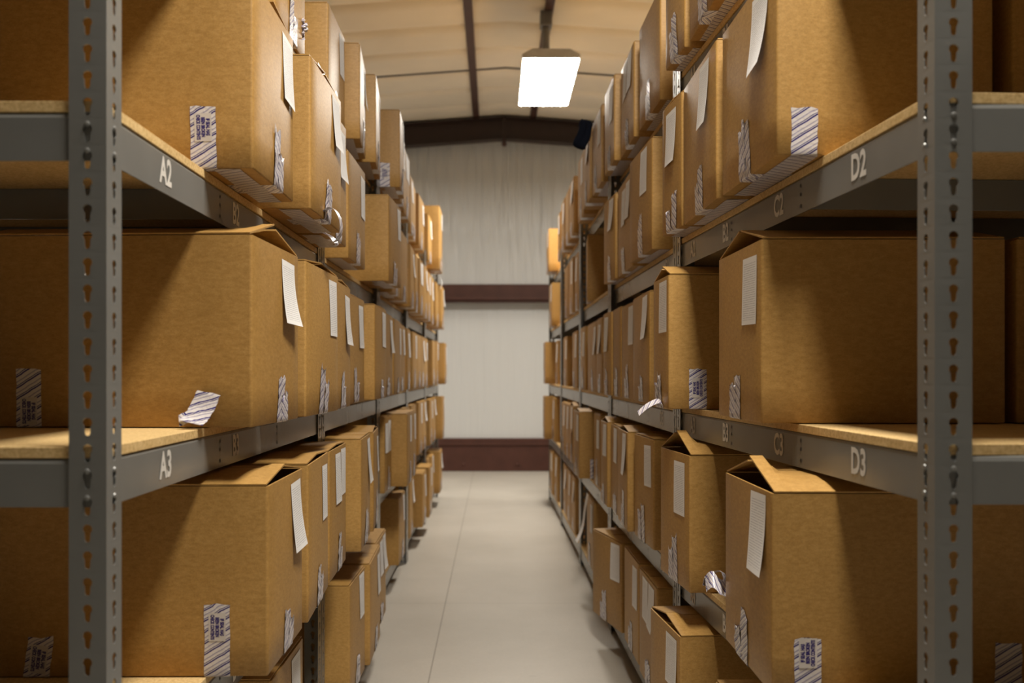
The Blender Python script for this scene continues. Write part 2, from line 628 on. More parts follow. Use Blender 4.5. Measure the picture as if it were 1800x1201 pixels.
def rack(s):
    X0 = RX[s]
    r = empty('shelving_rack', (s * X0, POSTS[s][0], 0))
    tag(r, 'grey steel boltless shelving rack with particle board shelves, %s side of aisle' % SIDE[s], 'shelving rack', 'boltless racks flanking the aisle')
    oy = POSTS[s][0]
    n = len(POSTS[s])
    meshes = {q: post_mesh(s, q) for q in ('near', 'mid', 'far')}
    back = {q: post_mesh(-s, q) for q in ('near', 'far')}

    def put_post(me, x, y):
        o = bpy.data.objects.new('post', me)
        COL.objects.link(o)
        o.parent = r
        o.location = (x, y - oy, 0)
        md = o.modifiers.new('thick', 'SOLIDIFY')
        md.thickness = 0.0018
        md.offset = 0
        return o

    def beam_bm(prof, p0, p1, inward):
        b_ = bmesh.new()
        ends = [[b_.verts.new(p + inward * px + Vector((0, 0, pz))) for px, pz in prof] for p in (p0, p1)]
        m_ = len(prof)
        for j in range(m_):
            b_.faces.new((ends[0][j], ends[0][(j + 1) % m_], ends[1][(j + 1) % m_], ends[1][j]))
        for q in ends:
            b_.faces.new(q)
        bmesh.ops.recalc_face_normals(b_, faces=b_.faces)
        return b_
    yn = 1.34
    ys = [yn] + POSTS[s][1:]
    for i, y in enumerate(ys):
        q = 'near' if i == 0 else ('far' if i == n - 1 else 'mid')
        dx = s * (PX[s][i] - X0)
        put_post(meshes[q], dx, y)
        put_post(back['near' if q == 'mid' else q], dx + s * DEPTH, y)
    prof = [(0, -BH), (0, -0.006), (0.0018, -0.0018), (0.006, 0), (0.03, 0), (0.03, -0.002), (0.007, -0.002), (0.0035, -0.0035), (0.002, -0.007), (0.002, -BH)]
    prof_e = [(0, -BH), (0, -0.008), (0.0024, -0.0024), (0.008, 0), (0.03, 0), (0.03, -0.002), (0.009, -0.002), (0.0044, -0.0044), (0.002, -0.009), (0.002, -BH)]
    for li, lev in enumerate(LEV[s]):
        zt = lev + H - BT
        for i in range(n - 1):
            ya, yc = ys[i] - oy, ys[i + 1] - oy
            th = math.atan2(-s * (PX[s][i + 1] - PX[s][i]), yc - ya)
            ln = math.hypot(yc - ya, PX[s][i + 1] - PX[s][i])
            # some beams sit deeper in their posts
            back_in = {(1, 0): 0.045, (1, 1): 0.018, (-1, 0): 0.035, (-1, 1): 0.02, (-1, 3): 0.03, (-1, 4): 0.03}.get((s, li), 0.0) if i else 0.0
            org = (s * (PX[s][i] - X0 + back_in), ya, zt)
            for xx, inw in ((s * 0.003, s), (s * (DEPTH - 0.003), -s)):
                b_ = beam_bm(prof, Vector((xx, 0.003, 0)), Vector((xx, ln - 0.003, 0)), Vector((inw, 0, 0)))
                if inw == s:
                    # rivet holes for the centre supports, rivet heads in the post keyholes
                    for t in (0.34, 0.64):
                        for dz in (-0.016, -0.033, -0.056):
                            disc(b_, Vector((xx - s * 0.0006, ln * t, dz)), Vector((0, 1, 0)), Vector((0, 0, 1)), 0.0042, mi=1)
                    for yy in ((FL * 0.5, ln - FL * 0.5) if i == 0 else (FL * 0.5,)):
                        for dz in (-0.018, -0.018 - PITCH):
                            dome(b_, Vector((xx - s * 0.0045, yy, dz)), (-s, 0, 0), 0.0042, 0.0022, mi=2)
                bo = link_mesh('beam', b_, [METAL, DARKHOLE, ZINC], r, recalc=False)
                bo.location = org
                bo.rotation_euler = (0, 0, th)
                if inw == s:
                    for (yy, ch) in LETTERS[s].get(i, []):
                        tx = '%s%d' % (ch, li + 1)
                        if tx not in _txt_cache:
                            _txt_cache[tx] = text_mesh(tx, 0.062, 0.0019)
                            _txt_cache[tx].materials.append(PAINT)
                        to = bpy.data.objects.new('shelf_code', _txt_cache[tx])
                        COL.objects.link(to)
                        to.parent = bo
                        to.location = (xx - s * 0.0008, yy - ys[i], -BH * 0.5)
                        to.rotation_euler = (math.radians(90), 0, math.radians(90) if s < 0 else math.radians(-90))
                        to.scale = (0.78, 1, 1)
            # ties across the shelf, under the board
            for t in (0.34, 0.64):
                b_ = bmesh.new()
                box(b_, (min(s * 0.006, s * (DEPTH - 0.006)), ln * t - 0.0015, -0.062), (max(s * 0.006, s * (DEPTH - 0.006)), ln * t + 0.0015, -0.001))
                box(b_, (min(s * 0.006, s * (DEPTH - 0.006)), ln * t + 0.0015, -0.004), (max(s * 0.006, s * (DEPTH - 0.006)), ln * t + 0.025, -0.001))
                tie = link_mesh('cross_tie', b_, METAL, r)
                tie.location = org
                tie.rotation_euler = (0, 0, th)
            b_ = bmesh.new()
            box(b_, (min(0, s * DEPTH) + 0.002, 0.004, -BT), (max(0, s * DEPTH) - 0.002, ln - 0.002, 0), bev=0.001)
            bd = link_mesh('shelf_board', b_, BOARD, r)
            bd.location = (org[0], org[1], lev + H)
            bd.rotation_euler = (0, 0, th)
        # beams across the two rack ends
        for yy, inw, dx in ((yn + 0.003 - oy, 1, 0.0), (POSTS[s][-1] - 0.003 - oy, -1, s * (PX[s][-1] - X0))):
            b_ = beam_bm(prof_e, Vector((dx + s * 0.003, yy, 0)), Vector((dx + s * (DEPTH - 0.003), yy, 0)), Vector((0, inw, 0)))
            for dz in (-0.018, -0.018 - PITCH):
                dome(b_, Vector((dx + s * FL * 0.5, yy - inw * 0.0045, dz)), (0, -inw, 0), 0.0042, 0.0022, mi=2)
            bo = link_mesh('end_beam', b_, [METAL, DARKHOLE, ZINC], r, recalc=False)
            bo.location = (0, 0, zt)
    return r


rack(-1)
rack(1)


# ------------------------------------------------------------------ cardboard boxes
ORD = ['first', 'second', 'third', 'fourth', 'fifth', 'sixth', 'seventh', 'eighth', 'ninth', 'tenth', 'eleventh', 'twelfth', 'thirteenth', 'fourteenth',
       'fifteenth', 'sixteenth', 'seventeenth', 'eighteenth', 'nineteenth', 'twentieth']
SHELF = ['top', 'second', 'middle', 'fourth', 'bottom']
CT = 0.004


class Carton:
    """one corrugated box: u runs along the aisle (near to far), d into the shelf, h up"""

    def __init__(self, s, zn, zf, Xn, Xf, base, h=0.366, D=0.48, rng=None):
        self.s, self.h, self.D = s, h, D
        self.rng = rng
        dz = zf - zn
        self.w = math.hypot(dz, Xf - Xn)
        self.ang = math.atan2(Xf - Xn, dz)         # positive: far end turned into the shelf
        self.zm, self.Xm, self.base = (zn + zf) / 2, (Xn + Xf) / 2, base
        self.clear = 9.0
        self.ba = rng.uniform(0.001, 0.006)
        self.bn = rng.uniform(0.0, 0.004)

    def frame(self):
        th = -self.ang * self.s
        c, s_ = math.cos(th), math.sin(th)
        ox = self.s * self.D / 2
        return (self.s * self.Xm + c * ox, self.zm + s_ * ox, self.base + H + 0.0024), th

    def corners(self):
        (x, y, _), th = self.frame()
        c, s_ = math.cos(th), math.sin(th)
        out = []
        for a, b_ in ((-1, -1), (1, -1), (1, 1), (-1, 1)):
            lx, ly = a * self.D / 2, b_ * self.w / 2
            out.append((x + c * lx - s_ * ly, y + s_ * lx + c * ly))
        return out

    def P(self, u, d, h):
        return Vector((self.s * (d - self.D / 2), u - self.w / 2, h))

    # points on the two visible faces, pushed out by e
    def aisle(self, u, h, e=0.0):
        q = max(0.0, math.sin(math.pi * min(max(u / self.w, 0), 1))) * max(0.0, math.sin(math.pi * min(max(h / self.h, 0), 1)))
        return self.P(u, -self.ba * q - e, h)

    def near(self, d, h, e=0.0):
        q = max(0.0, math.sin(math.pi * min(max(d / self.D, 0), 1))) * max(0.0, math.sin(math.pi * min(max(h / self.h, 0), 1)))
        return self.P(-self.bn * q - e, d, h)

    def body(self):
        b_ = bmesh.new()
        w_, D, hh, r = self.w, self.D, self.h, 0.006
        per = []
        def side(p0, p1, n_, key, nrm, amp):
            for i in range(1, n_):
                t = i / n_
                per.append((p0[0] + (p1[0] - p0[0]) * t, p0[1] + (p1[1] - p0[1]) * t, nrm, amp * math.sin(math.pi * t)))
        def corner(cx, cy, a0):
            for i in range(4):
                a = math.radians(a0 + 90 * i / 3)
                per.append((cx + r * math.cos(a), cy + r * math.sin(a), (math.cos(a), math.sin(a)), 0.0))
        # (d, u) plane, counter-clockwise
        corner(r, r, 180)
        side((r, 0), (D - r, 0), 7, 'n', (0, -1), self.bn)
        corner(D - r, r, 270)
        side((D, r), (D, w_ - r), 6, 'b', (1, 0), 0.0)
        corner(D - r, w_ - r, 0)
        side((D - r, w_), (r, w_), 7, 'f', (0, 1), 0.0)
        corner(r, w_ - r, 90)
        side((0, w_ - r), (0, r), 6, 'a', (-1, 0), self.ba)
        n_ = len(per)
        hs = [0, 0.003, hh * 0.2, hh * 0.4, hh * 0.6, hh * 0.8, hh]
        rows = []
        for k_, h_ in enumerate(hs):
            kk = math.sin(math.pi * h_ / hh)
            ins = 0.002 if k_ == 0 else 0.0
            rows.append([b_.verts.new(self.P(u + nn[1] * am * kk - nn[1] * ins, d + nn[0] * am * kk - nn[0] * ins, h_)) for d, u, nn, am in per])
        for a, c in zip(rows, rows[1:]):
            for i in range(n_):
                f = b_.faces.new((a[i], a[(i + 1) % n_], c[(i + 1) % n_], c[i]))
                f.smooth = True
        b_.faces.new(list(reversed(rows[0])))
        inn = [[b_.verts.new(self.P(u - nn[1] * CT, d - nn[0] * CT, h_)) for d, u, nn, am in per] for h_ in (hh, CT)]
        for i in range(n_):
            b_.faces.new((rows[-1][i], rows[-1][(i + 1) % n_], inn[0][(i + 1) % n_], inn[0][i]))
            b_.faces.new((inn[0][i], inn[0][(i + 1) % n_], inn[1][(i + 1) % n_], inn[1][i]))
        b_.faces.new(inn[1])
        bmesh.ops.recalc_face_normals(b_, faces=b_.faces)
        for rw in (rows[0], rows[-1], inn[0]):
            for i in range(n_):
                e = b_.edges.get((rw[i], rw[(i + 1) % n_]))
                if e:
                    e.smooth = False
        return b_

    def flap(self, which, angle, length=None):
        """a top flap hinged on one rim; angle 0 lies flat over the opening, positive lifts it"""
        b_ = bmesh.new()
        w_, D, hh = self.w, self.D, self.h
        a = math.radians(angle)
        if which in ('near', 'far'):
            L = length or (w_ / 2 - 0.001)
            e0, e1 = 0.004, D - 0.004
        else:
            L = length or min(w_ / 2, 0.17)
            e0, e1 = CT + 0.003, w_ - CT - 0.003
        n_l = 4
        qs = [e0 + (e1 - e0) * j / 4 for j in range(5)]
        if which in ('near', 'far'):
            qs = [e0, 0.03, 0.055, 0.2, 0.33, e1]
        n_e = len(qs) - 1
        low = 0.0015 if which in ('near', 'far') else -0.006
        grid = []
        for t_ in (0, CT * 0.8):
            g = []
            for i in range(n_l + 1):
                s_ = L * i / n_l
                row = []
                for j in range(n_e + 1):
                    q = qs[j]
                    run, rise = s_ * math.cos(a) - t_ * math.sin(a), s_ * math.sin(a) + t_ * math.cos(a)
                    if which in ('near', 'far') and q > 0.05:
                        # under the beam above, the flap is pressed down
                        rise = min(rise, self.clear - 0.008 - 0.0032 + t_)
                    if which == 'near':
                        p = self.P(run, q, hh + low + rise)
                    elif which == 'far':
                        p = self.P(w_ - run, q, hh + low + rise)
                    elif which == 'aisle':
                        p = self.P(q, CT + 0.001 + run, hh + low + rise)
                    else:
                        p = self.P(q, D - CT - 0.001 - run, hh + low + rise)
                    row.append(b_.verts.new(p))
                g.append(row)
            grid.append(g)
        g0, g1 = grid
        for i in range(n_l):
            for j in range(n_e):
                b_.faces.new((g0[i][j], g0[i][j + 1], g0[i + 1][j + 1], g0[i + 1][j]))
                b_.faces.new((g1[i][j], g1[i + 1][j], g1[i + 1][j + 1], g1[i][j + 1]))
        for i in range(n_l):
            for j in (0, n_e):
                b_.faces.new((g0[i][j], g0[i + 1][j], g1[i + 1][j], g1[i][j]))
        for j in range(n_e):
            for i in (0, n_l):
                b_.faces.new((g0[i][j], g1[i][j], g1[i][j + 1], g0[i][j + 1]))
        return b_


def sheet(fn, us, vs_, uvw):
    """a thin sheet sampled on a grid; uv in metres (tape) or 0..1 (paper)"""
    b_ = bmesh.new()
    uvl = b_.loops.layers.uv.new('UVMap')
    g = [[b_.verts.new(fn(i, j, u, v)) for i, u in enumerate(us)] for j, v in enumerate(vs_)]
    for j in range(len(vs_) - 1):
        for i in range(len(us) - 1):
            f = b_.faces.new((g[j][i], g[j][i + 1], g[j + 1][i + 1], g[j + 1][i]))
            for lp, (a, c) in zip(f.loops, ((us[i], vs_[j]), (us[i + 1], vs_[j]), (us[i + 1], vs_[j + 1]), (us[i], vs_[j + 1]))):
                lp[uvl].uv = uvw(a, c)
            f.smooth = True
    return b_


def lin(a, b_, n_):
    return [a + (b_ - a) * i / n_ for i in range(n_ + 1)]


def warning_print(cb, root, tape, d, h, flip, tilt=0.0):
    """the printed panel of a tape strip on the near face: three lines of turned text"""
    key = 'flip' if flip else 'std'
    if key not in _txt_cache:
        b_ = bmesh.new()
        vv = [b_.verts.new(p) for p in ((-0.027, -0.0165, 0), (0.027, -0.0165, 0), (0.027, 0.0165, 0), (-0.027, 0.0165, 0))]
        b_.faces.new(vv).material_index = 0
        for k_, tx in enumerate(('IF SEAL HAS', 'BEEN BROKEN', 'CHECK CONTENTS')):
            tm = text_mesh(tx, 0.0096, 0.00055)
            tb = bmesh.new()
            tb.from_mesh(tm)
            sx = (0.033, 0.038, 0.048)[k_] / max(1e-6, max(v.co.x for v in tb.verts) - min(v.co.x for v in tb.verts))
            off = {}
            for v in tb.verts:
                off[v.index] = b_.verts.new((v.co.x * sx, v.co.y + 0.0092 - 0.0092 * k_, 0.0002))
            for f in tb.faces:
                b_.faces.new([off[v.index] for v in f.verts]).material_index = 1
            tb.free()
        me = bpy.data.meshes.new('warning_print')
        b_.to_mesh(me)
        b_.free()
        me.materials.append(PANEL)
        me.materials.append(INK)
        _txt_cache[key] = me
    o = bpy.data.objects.new('warning_print', _txt_cache[key])
    COL.objects.link(o)
    o.parent = tape
    o.location = cb.near(d, h, 0.0016)
    # the panel faces the camera (-y); text is turned a quarter
    q = Matrix.Rotation(math.radians(90), 4, 'X') @ Matrix.Rotation(math.radians((90 if flip else -90) + tilt), 4, 'Z')
    o.rotation_euler = q.to_euler()
    return o


def near_tape(cb, root, d, top, tilt=0.0, printed=None, flip=False, w_=0.049, crumple=0.0):
    rng = cb.rng
    us = lin(-w_ / 2, w_ / 2, 4)
    vs_ = [-0.03, -0.004] + lin(0.002, top, 7)
    uo = rng.uniform(0, 1)
    def fn(i, j, u, v):
        jit = rng.uniform(-1, 1) * crumple
        if v < 0:
            return cb.P(-v - 0.004, d + u + tilt * 0, -0.0007)
        uu = u + tilt * v + (rng.uniform(-1, 1) * 0.0012)
        vv = v + (rng.uniform(-0.003, 0.002) if j == len(vs_) - 1 else 0)
        return cb.near(d + uu, vv, 0.0009 + abs(jit))
    t = link_mesh('tape', sheet(fn, us, vs_, lambda a, c: (a * (1 if cb.s > 0 else -1) * (1), c + uo)), TAPE, root, recalc=False)
    if printed is not None:
        warning_print(cb, root, t, d + tilt * printed, printed, flip, -math.degrees(tilt) * cb.s)
    return t


def aisle_tape(cb, root, u0, top, messy=True):
    rng = cb.rng
    n_s = 2 if messy else 1
    for k_ in range(n_s):
        w_ = 0.05 if k_ == 0 else 0.046
        tp = top * (1 if k_ == 0 else rng.uniform(0.6, 0.95))
        us = lin(-w_ / 2, w_ / 2, 4)
        vs_ = [-0.10, -0.004] + lin(0.002, tp, 8)
        sh = rng.uniform(-0.008, 0.008) + (0.022 if k_ else (-0.018 if messy else 0))
        tl = rng.uniform(-0.12, 0.12)
        uo = rng.uniform(0, 1)
        fx = -1 if rng.random() < 0.4 else 1
        jag = [rng.uniform(-0.022, 0.004) for _ in us]
        def fn(i, j, u, v):
            if v < 0:
                return cb.P(u0 + u + sh, -v - 0.004, -0.0006 - 0.0003 * k_)
            vv = v + (jag[i] if j == len(vs_) - 1 else 0)
            return cb.aisle(u0 + u + sh + tl * v, vv, 0.0009 + 0.0006 * k_ + (abs(rng.gauss(0, 0.0011)) if messy else 0))
        link_mesh('tape', sheet(fn, us, vs_, lambda a, c: (a * fx, c + uo)), TAPE, root, recalc=False)


def under_tape(cb, root):
    """straps of tape along the bottom flaps, seen where the box overhangs the shelf"""
    rng = cb.rng
    for d in (0.052,):
        us = lin(-0.026, 0.026, 4)
        vs_ = lin(0.004, cb.w - 0.004, 10)
        uo = rng.uniform(0, 1)
        fn = lambda i, j, u, v: cb.P(v, d + u, -0.0008 - min(abs(rng.gauss(0, 0.0005)), 0.0009))
        link_mesh('tape', sheet(fn, us, vs_, lambda a, c: (a, c + uo)), TAPE, root, recalc=False)


def paper(cb, root, uc, top, w_=0.104, L=0.145, curl=0.0, tilt=0.0, over=0.0):
    us = lin(0, 1, 4)
    vs_ = lin(1, 0, 8)
    def fn(i, j, u, v):
        # u grows to the reader's right: far end on the left rack, near end on the right rack
        x = (u - 0.5) * w_
        y = -(1 - v) * L
        xr = x * math.cos(tilt) - y * math.sin(tilt)
        yr = x * math.sin(tilt) + y * math.cos(tilt)
        q = cb.aisle(uc + (xr if cb.s < 0 else -xr), top + yr, 0.0012 + curl * (1 - v) ** 2.2 * (0.5 + 0.5 * u))
        return q
    return link_mesh('paper_sheet', sheet(fn, us, vs_, lambda a, c: (a, c)), PAPER, root, recalc=False)


def overlap(a, b_):
    """penetration of two plan rectangles, 0 when apart"""
    best = 9
    for P_ in (a, b_):
        for i in range(4):
            ex, ey = P_[(i + 1) % 4][0] - P_[i][0], P_[(i + 1) % 4][1] - P_[i][1]
            l_ = math.hypot(ex, ey)
            nx, ny = -ey / l_, ex / l_
            pa = [p[0] * nx + p[1] * ny for p in a]
            pb = [p[0] * nx + p[1] * ny for p in b_]
            o_ = min(max(pa), max(pb)) - max(min(pa), min(pb))
            best = min(best, o_)
    return max(0, best)


# every box of a shelf: (near end, far end) distances from the camera, how far its face stands from the aisle line at each end, options
# o: tent = lifted top flaps (degrees), p = sheets of paper, nt = tape on near face, D depth, h height
def o(**k_):
    return k_


ROWS = {
    (-1, 0): [(2.35, 2.72, .55, .55, o(p=2)), (3.21, 3.565, .57, .57, o(p=1)), (3.60, 3.95, .512, .55, o(p=1, D=.44)),
              (4.0, 4.37, .507, .534, o(p=1, D=.44)), (4.535, 4.85, .459, .47, o(p=1, nt=1)), (4.88, 5.2, .495, .50, o(p=1)), (5.25, 5.63, .51, .512, o(p=2)),
              (5.68, 6.08, .515, .52, o(p=1)), (6.13, 6.5, .55, .55, o(p=0)), (6.62, 7.05, .537, .533, o(p=1)), (7.47, 7.85, .53, .525, o(p=1)), (8.1, 8.55, .48, .48, o(p=1, h=.54))],
    (-1, 1): [(1.797, 2.157, .463, .463, o(p=1, nt=2, D=.53, tent=7, curl=.006)), (2.24, 2.633, .44, .431, o(p=1, tent=5, curl=.012, D=.42)), (2.66, 2.935, .47, .465, o(p=1)), (3.2, 3.58, .50, .495, o(p=1)),
              (4.0, 4.36, .453, .436, o(p=1)), (4.55, 4.93, .50, .50, o(p=1)), (4.97, 5.35, .50, .50, o(p=0)), (5.54, 5.90, .50, .505, o(p=1)),
              (5.93, 6.17, .505, .505, o(p=0)), (6.2, 6.55, .50, .50, o(p=2)), (6.57, 6.93, .50, .50, o(p=1)), (6.96, 7.3, .50, .50, o(p=1)), (7.4, 7.76, .50, .50, o(p=1)),
              (7.8, 8.15, .49, .49, o(p=0)), (8.2, 8.57, .465, .465, o(p=1))],
    (-1, 2): [(1.793, 2.145, .464, .449, o(p=1, nt=2, D=.53, tent=14, curl=.02)), (2.215, 2.60, .446, .434, o(p=1, tent=4, D=.42)), (2.63, 2.935, .447, .452, o(p=1, tent=4)),
              (3.10, 3.5, .492, .487, o(p=1)), (3.59, 3.93, .46, .455, o(p=1)), (4.0, 4.40, .48, .48, o(p=1)), (4.55, 5.0, .49, .50, o(p=1)), (5.03, 5.45, .52, .523, o(p=1)),
              (5.66, 6.02, .53, .53, o(p=1)), (6.03, 6.38, .53, .53, o(p=1)), (6.39, 6.74, .53, .53, o(p=0)), (6.75, 7.09, .53, .53, o(p=1)), (7.1, 7.45, .53, .53, o(p=1)),
              (7.6, 7.95, .505, .505, o(p=0)), (7.97, 8.32, .50, .50, o(p=1)), (8.36, 8.7, .447, .447, o(p=1))],
    (-1, 3): [(1.81, 2.146, .437, .440, o(p=1, nt=2, D=.53, tent=8, curl=.015)), (2.195, 2.56, .436, .455, o(p=1, tent=3)), (2.60, 2.935, .458, .466, o(p=2, tent=2)), (3.065, 3.40, .437, .452, o(p=1)),
              (3.45, 3.79, .446, .472, o(p=1, tent=5)), (4.535, 4.81, .533, .53, o(p=2)), (4.82, 5.15, .45, .455, o(p=1)), (5.17, 5.5, .46, .462, o(p=1)), (5.6, 5.95, .535, .535, o(p=1)),
              (6.0, 6.35, .535, .535, o(p=0)), (6.65, 7.0, .54, .54, o(p=1)), (7.02, 7.38, .54, .54, o(p=1)), (7.5, 7.86, .52, .52, o(p=1)), (7.9, 8.24, .52, .52, o(p=1)), (8.3, 8.65, .465, .465, o(p=1))],
    (-1, 4): [(2.13, 2.48, .507, .507, o(p=1)), (3.065, 3.38, .474, .468, o(p=1, nt=0)), (3.42, 3.8, .455, .465, o(p=1)), (3.84, 4.2, .485, .488, o(p=2)), (5.19, 5.55, .532, .532, o(p=1)),
              (6.03, 6.4, .547, .555, o(p=1)), (6.46, 6.79, .498, .498, o(p=1)), (6.9, 7.22, .483, .483, o(p=1)), (7.35, 7.7, .53, .53, o(p=0)), (7.8, 8.12, .53, .53, o(p=1)), (8.28, 8.64, .487, .487, o(p=1))],
    (1, 0): [(2.2, 2.555, .53, .53, o(p=0)), (2.60, 2.808, .525, .510, o(p=0)), (3.1, 3.5, .545, .538, o(p=0, D=.44)), (3.585, 3.945, .53, .53, o(p=2)), (3.985, 4.308, .506, .504, o(p=1)), (4.435, 4.80, .503, .50, o(p=1)),
             (4.85, 5.2, .49, .49, o(p=1)), (5.34, 5.7, .505, .505, o(p=1)), (6.06, 6.4, .508, .508, o(p=1)), (6.44, 6.77, .508, .508, o(p=0)), (6.82, 7.15, .505, .505, o(p=1)),
             (7.3, 7.65, .505, .505, o(p=1)), (8.3, 8.66, .475, .475, o(p=1))],
    (1, 1): [(1.744, 2.145, .524, .519, o(p=1, nt=1, D=.405, curl=.02, over=1)), (2.182, 2.572, .514, .517, o(p=1, curl=.01, D=.44)), (2.585, 2.79, .514, .497, o(p=1, tent=4, curl=.008)), (3.075, 3.465, .514, .497, o(p=1)),
             (3.55, 3.98, .52, .522, o(p=2)), (4.02, 4.308, .515, .50, o(p=1)), (5.27, 5.63, .52, .548, o(p=0)), (6.0, 6.23, .535, .53, o(p=1)), (6.25, 6.6, .52, .52, o(p=1)), (6.65, 7.0, .52, .52, o(p=0)),
             (7.15, 7.5, .52, .52, o(p=1)), (8.05, 8.42, .488, .488, o(p=1))],
    (1, 2): [(1.868, 2.225, .53, .53, o(p=1, D=.487, tent=13)), (2.585, 2.808, .478, .474, o(p=1, nt=1, tent=16)), (3.1, 3.49, .51, .513, o(p=1)), (3.51, 3.82, .522, .516, o(p=1)), (3.83, 4.08, .513, .513, o(p=0)),
             (4.09, 4.308, .507, .497, o(p=1)), (4.54, 4.80, .52, .52, o(p=1)), (4.84, 5.3, .525, .525, o(p=1)), (5.5, 5.86, .53, .53, o(p=1)), (6.05, 6.42, .53, .53, o(p=1)), (6.9, 7.27, .53, .53, o(p=1)), (7.3, 7.67, .53, .53, o(p=1)),
             (7.9, 8.25, .53, .53, o(p=1)), (8.35, 8.7, .45, .45, o(p=0))],
    (1, 3): [(1.70, 2.063, .502, .506, o(p=1, nt=2, tent=16, curl=.012)), (2.49, 2.79, .516, .492, o(p=1, tent=22)), (3.09, 3.40, .522, .505, o(p=1)), (3.45, 3.75, .487, .492, o(p=1, tent=6)), (3.77, 4.06, .500, .502, o(p=1)),
             (4.08, 4.308, .488, .486, o(p=1, tent=10)), (4.73, 5.03, .53, .53, o(p=1)), (5.18, 5.54, .465, .465, o(p=1, nt=1, tent=4)), (6.0, 6.3, .50, .50, o(p=1, tent=8)), (6.32, 6.65, .50, .50, o(p=1)), (6.67, 7.0, .50, .50, o(p=1)),
             (7.88, 8.2, .50, .50, o(p=1)), (8.26, 8.6, .44, .44, o(p=0))],
    (1, 4): [(1.77, 2.13, .50, .50, o(p=1)), (2.48, 2.79, .489, .462, o(p=1, tent=8)), (3.03, 3.36, .522, .517, o(p=2)), (3.42, 3.77, .523, .520, o(p=1)), (3.84, 4.2, .518, .437, o(p=1, D=.44)),
             (5.0, 5.38, .527, .527, o(p=1)), (6.2, 6.5, .53, .53, o(p=1)), (6.55, 6.9, .53, .53, o(p=1)), (6.95, 7.3, .53, .53, o(p=1)), (7.75, 8.1, .515, .515, o(p=1)), (8.15, 8.55, .50, .50, o(p=2))],
}
# boxes of the back row that show past the front row
REAR = {(1, 1): [(1.75, 2.12, .965)], (1, 2): [(1.87, 2.23, 1.04)]}
GROUP = 'cardboard boxes on the shelving racks'
NUM = {0: 'bare', 1: 'one-paper', 2: 'two-paper'}
MADE = {}


def build(cb, opt, label):
    loc, th = cb.frame()
    root = empty('cardboard_box', loc)
    root.rotation_euler = (0, 0, th)
    tag(root, label, 'cardboard box', GROUP)
    rng = cb.rng
    link_mesh('body', cb.body(), CARD, root, recalc=False)
    t = opt.get('tent', 0)
    if t:
        link_mesh('flap', cb.flap('near', t), CARD, root)
        link_mesh('flap', cb.flap('far', t * rng.uniform(0.75, 1.0)), CARD, root)
        link_mesh('flap', cb.flap('aisle', -rng.uniform(12, 40)), CARD, root)
        link_mesh('flap', cb.flap('rear', -rng.uniform(5, 20)), CARD, root)
    else:
        link_mesh('flap', cb.flap('near', rng.uniform(0, 1.0)), CARD, root)
        link_mesh('flap', cb.flap('far', rng.uniform(0, 1.0)), CARD, root)
        link_mesh('flap', cb.flap('aisle', -2), CARD, root)
        link_mesh('flap', cb.flap('rear', -2), CARD, root)
    if opt.get('rear'):
        return root
    n_p = opt.get('p', 1)
    w_ = cb.w
    curl = opt.get('curl', rng.choice((0.0, 0.001, 0.004, 0.012)))
    if cb.s < 0:
        uc = w_ - 0.062 - rng.uniform(0, 0.035)
    else:
        uc = 0.07 + rng.uniform(0, 0.06)
    uc = opt.get('pu', uc)
    tilt = opt.get('ptilt', rng.uniform(-0.04, 0.04))
    top = cb.h - opt.get('ptop', rng.uniform(0.006, 0.03))
    if n_p >= 1:
        paper(cb, root, uc, top, L=rng.uniform(0.135, 0.155), curl=curl, tilt=tilt)
    if n_p == 2:
        paper(cb, root, uc - (0.115 if cb.s < 0 else -0.115), top - rng.uniform(-0.002, 0.012), L=0.145, curl=0.002, tilt=tilt * 0.5)
    if opt.get('at', 1):
        aisle_tape(cb, root, opt.get('tu', w_ * rng.uniform(0.46, 0.6)), opt.get('th', rng.uniform(0.085, 0.145)))
    if cb.base > 0 and cb.zm < 5:
        under_tape(cb, root)
    nt = opt.get('nt', 0)
    return root


for (s, li), row in ROWS.items():
    base = LEV[s][li]
    cbs = []
    last = 0
    fixed = []
    for (zn, zf, Xn, Xf, opt) in row:
        # nothing stands across a post
        zn, zf = max(zn, last + 0.004), max(zf, last + 0.18)
        for p_ in POSTS[s][1:]:
            if zn < p_ + 0.058 and zf > p_ - 0.058:
                if p_ - 0.058 - zn > 0.2:
                    zf = p_ - 0.06
                else:
                    q_ = (p_ + 0.06) / zn
                    zn, zf, Xn, Xf = p_ + 0.06, max(zf, p_ + 0.29), min(Xn * q_, 0.54), min(Xf * q_, 0.54)
        last = zf
        fixed.append((zn, zf, Xn, Xf, opt))
    row = fixed
    for i, (zn, zf, Xn, Xf, opt) in enumerate(row):
        rng = random.Random(1000 * li + 100 * (s + 2) + i)
        cb = Carton(s, zn, zf, Xn, Xf, base, h=opt.get('h', 0.366 + rng.uniform(-0.004, 0.004)), D=opt.get('D', 0.46), rng=rng)
        if li > 0:
            cb.clear = LEV[s][li - 1] - BT - BH - base - cb.h - 0.003
        if cbs:
            for _ in range(40):
                if overlap(cbs[-1].corners(), cb.corners()) < 1e-4:
                    break
                # straighten the two a little, then slide the farther one away
                if abs(cb.ang) > 0.004 or abs(cbs[-1].ang) > 0.004:
                    cb.ang *= 0.85
                    cbs[-1].ang *= 0.9
                else:
                    cb.zm += 0.004
        cbs.append(cb)
    for i, cb in enumerate(cbs):
        opt = row[i][4]
        bits = {0: 'no paper', 1: 'one white paper', 2: 'two white papers'}[opt.get('p', 1)]
        lab = '%scardboard box with %s, %s from the front on %s rack\'s %s shelf' % ('gaping ' if opt.get('tent', 0) >= 10 else '', bits, ORD[i], SIDE[s], SHELF[li])
        MADE[(s, li, i)] = (cb, build(cb, opt, lab))
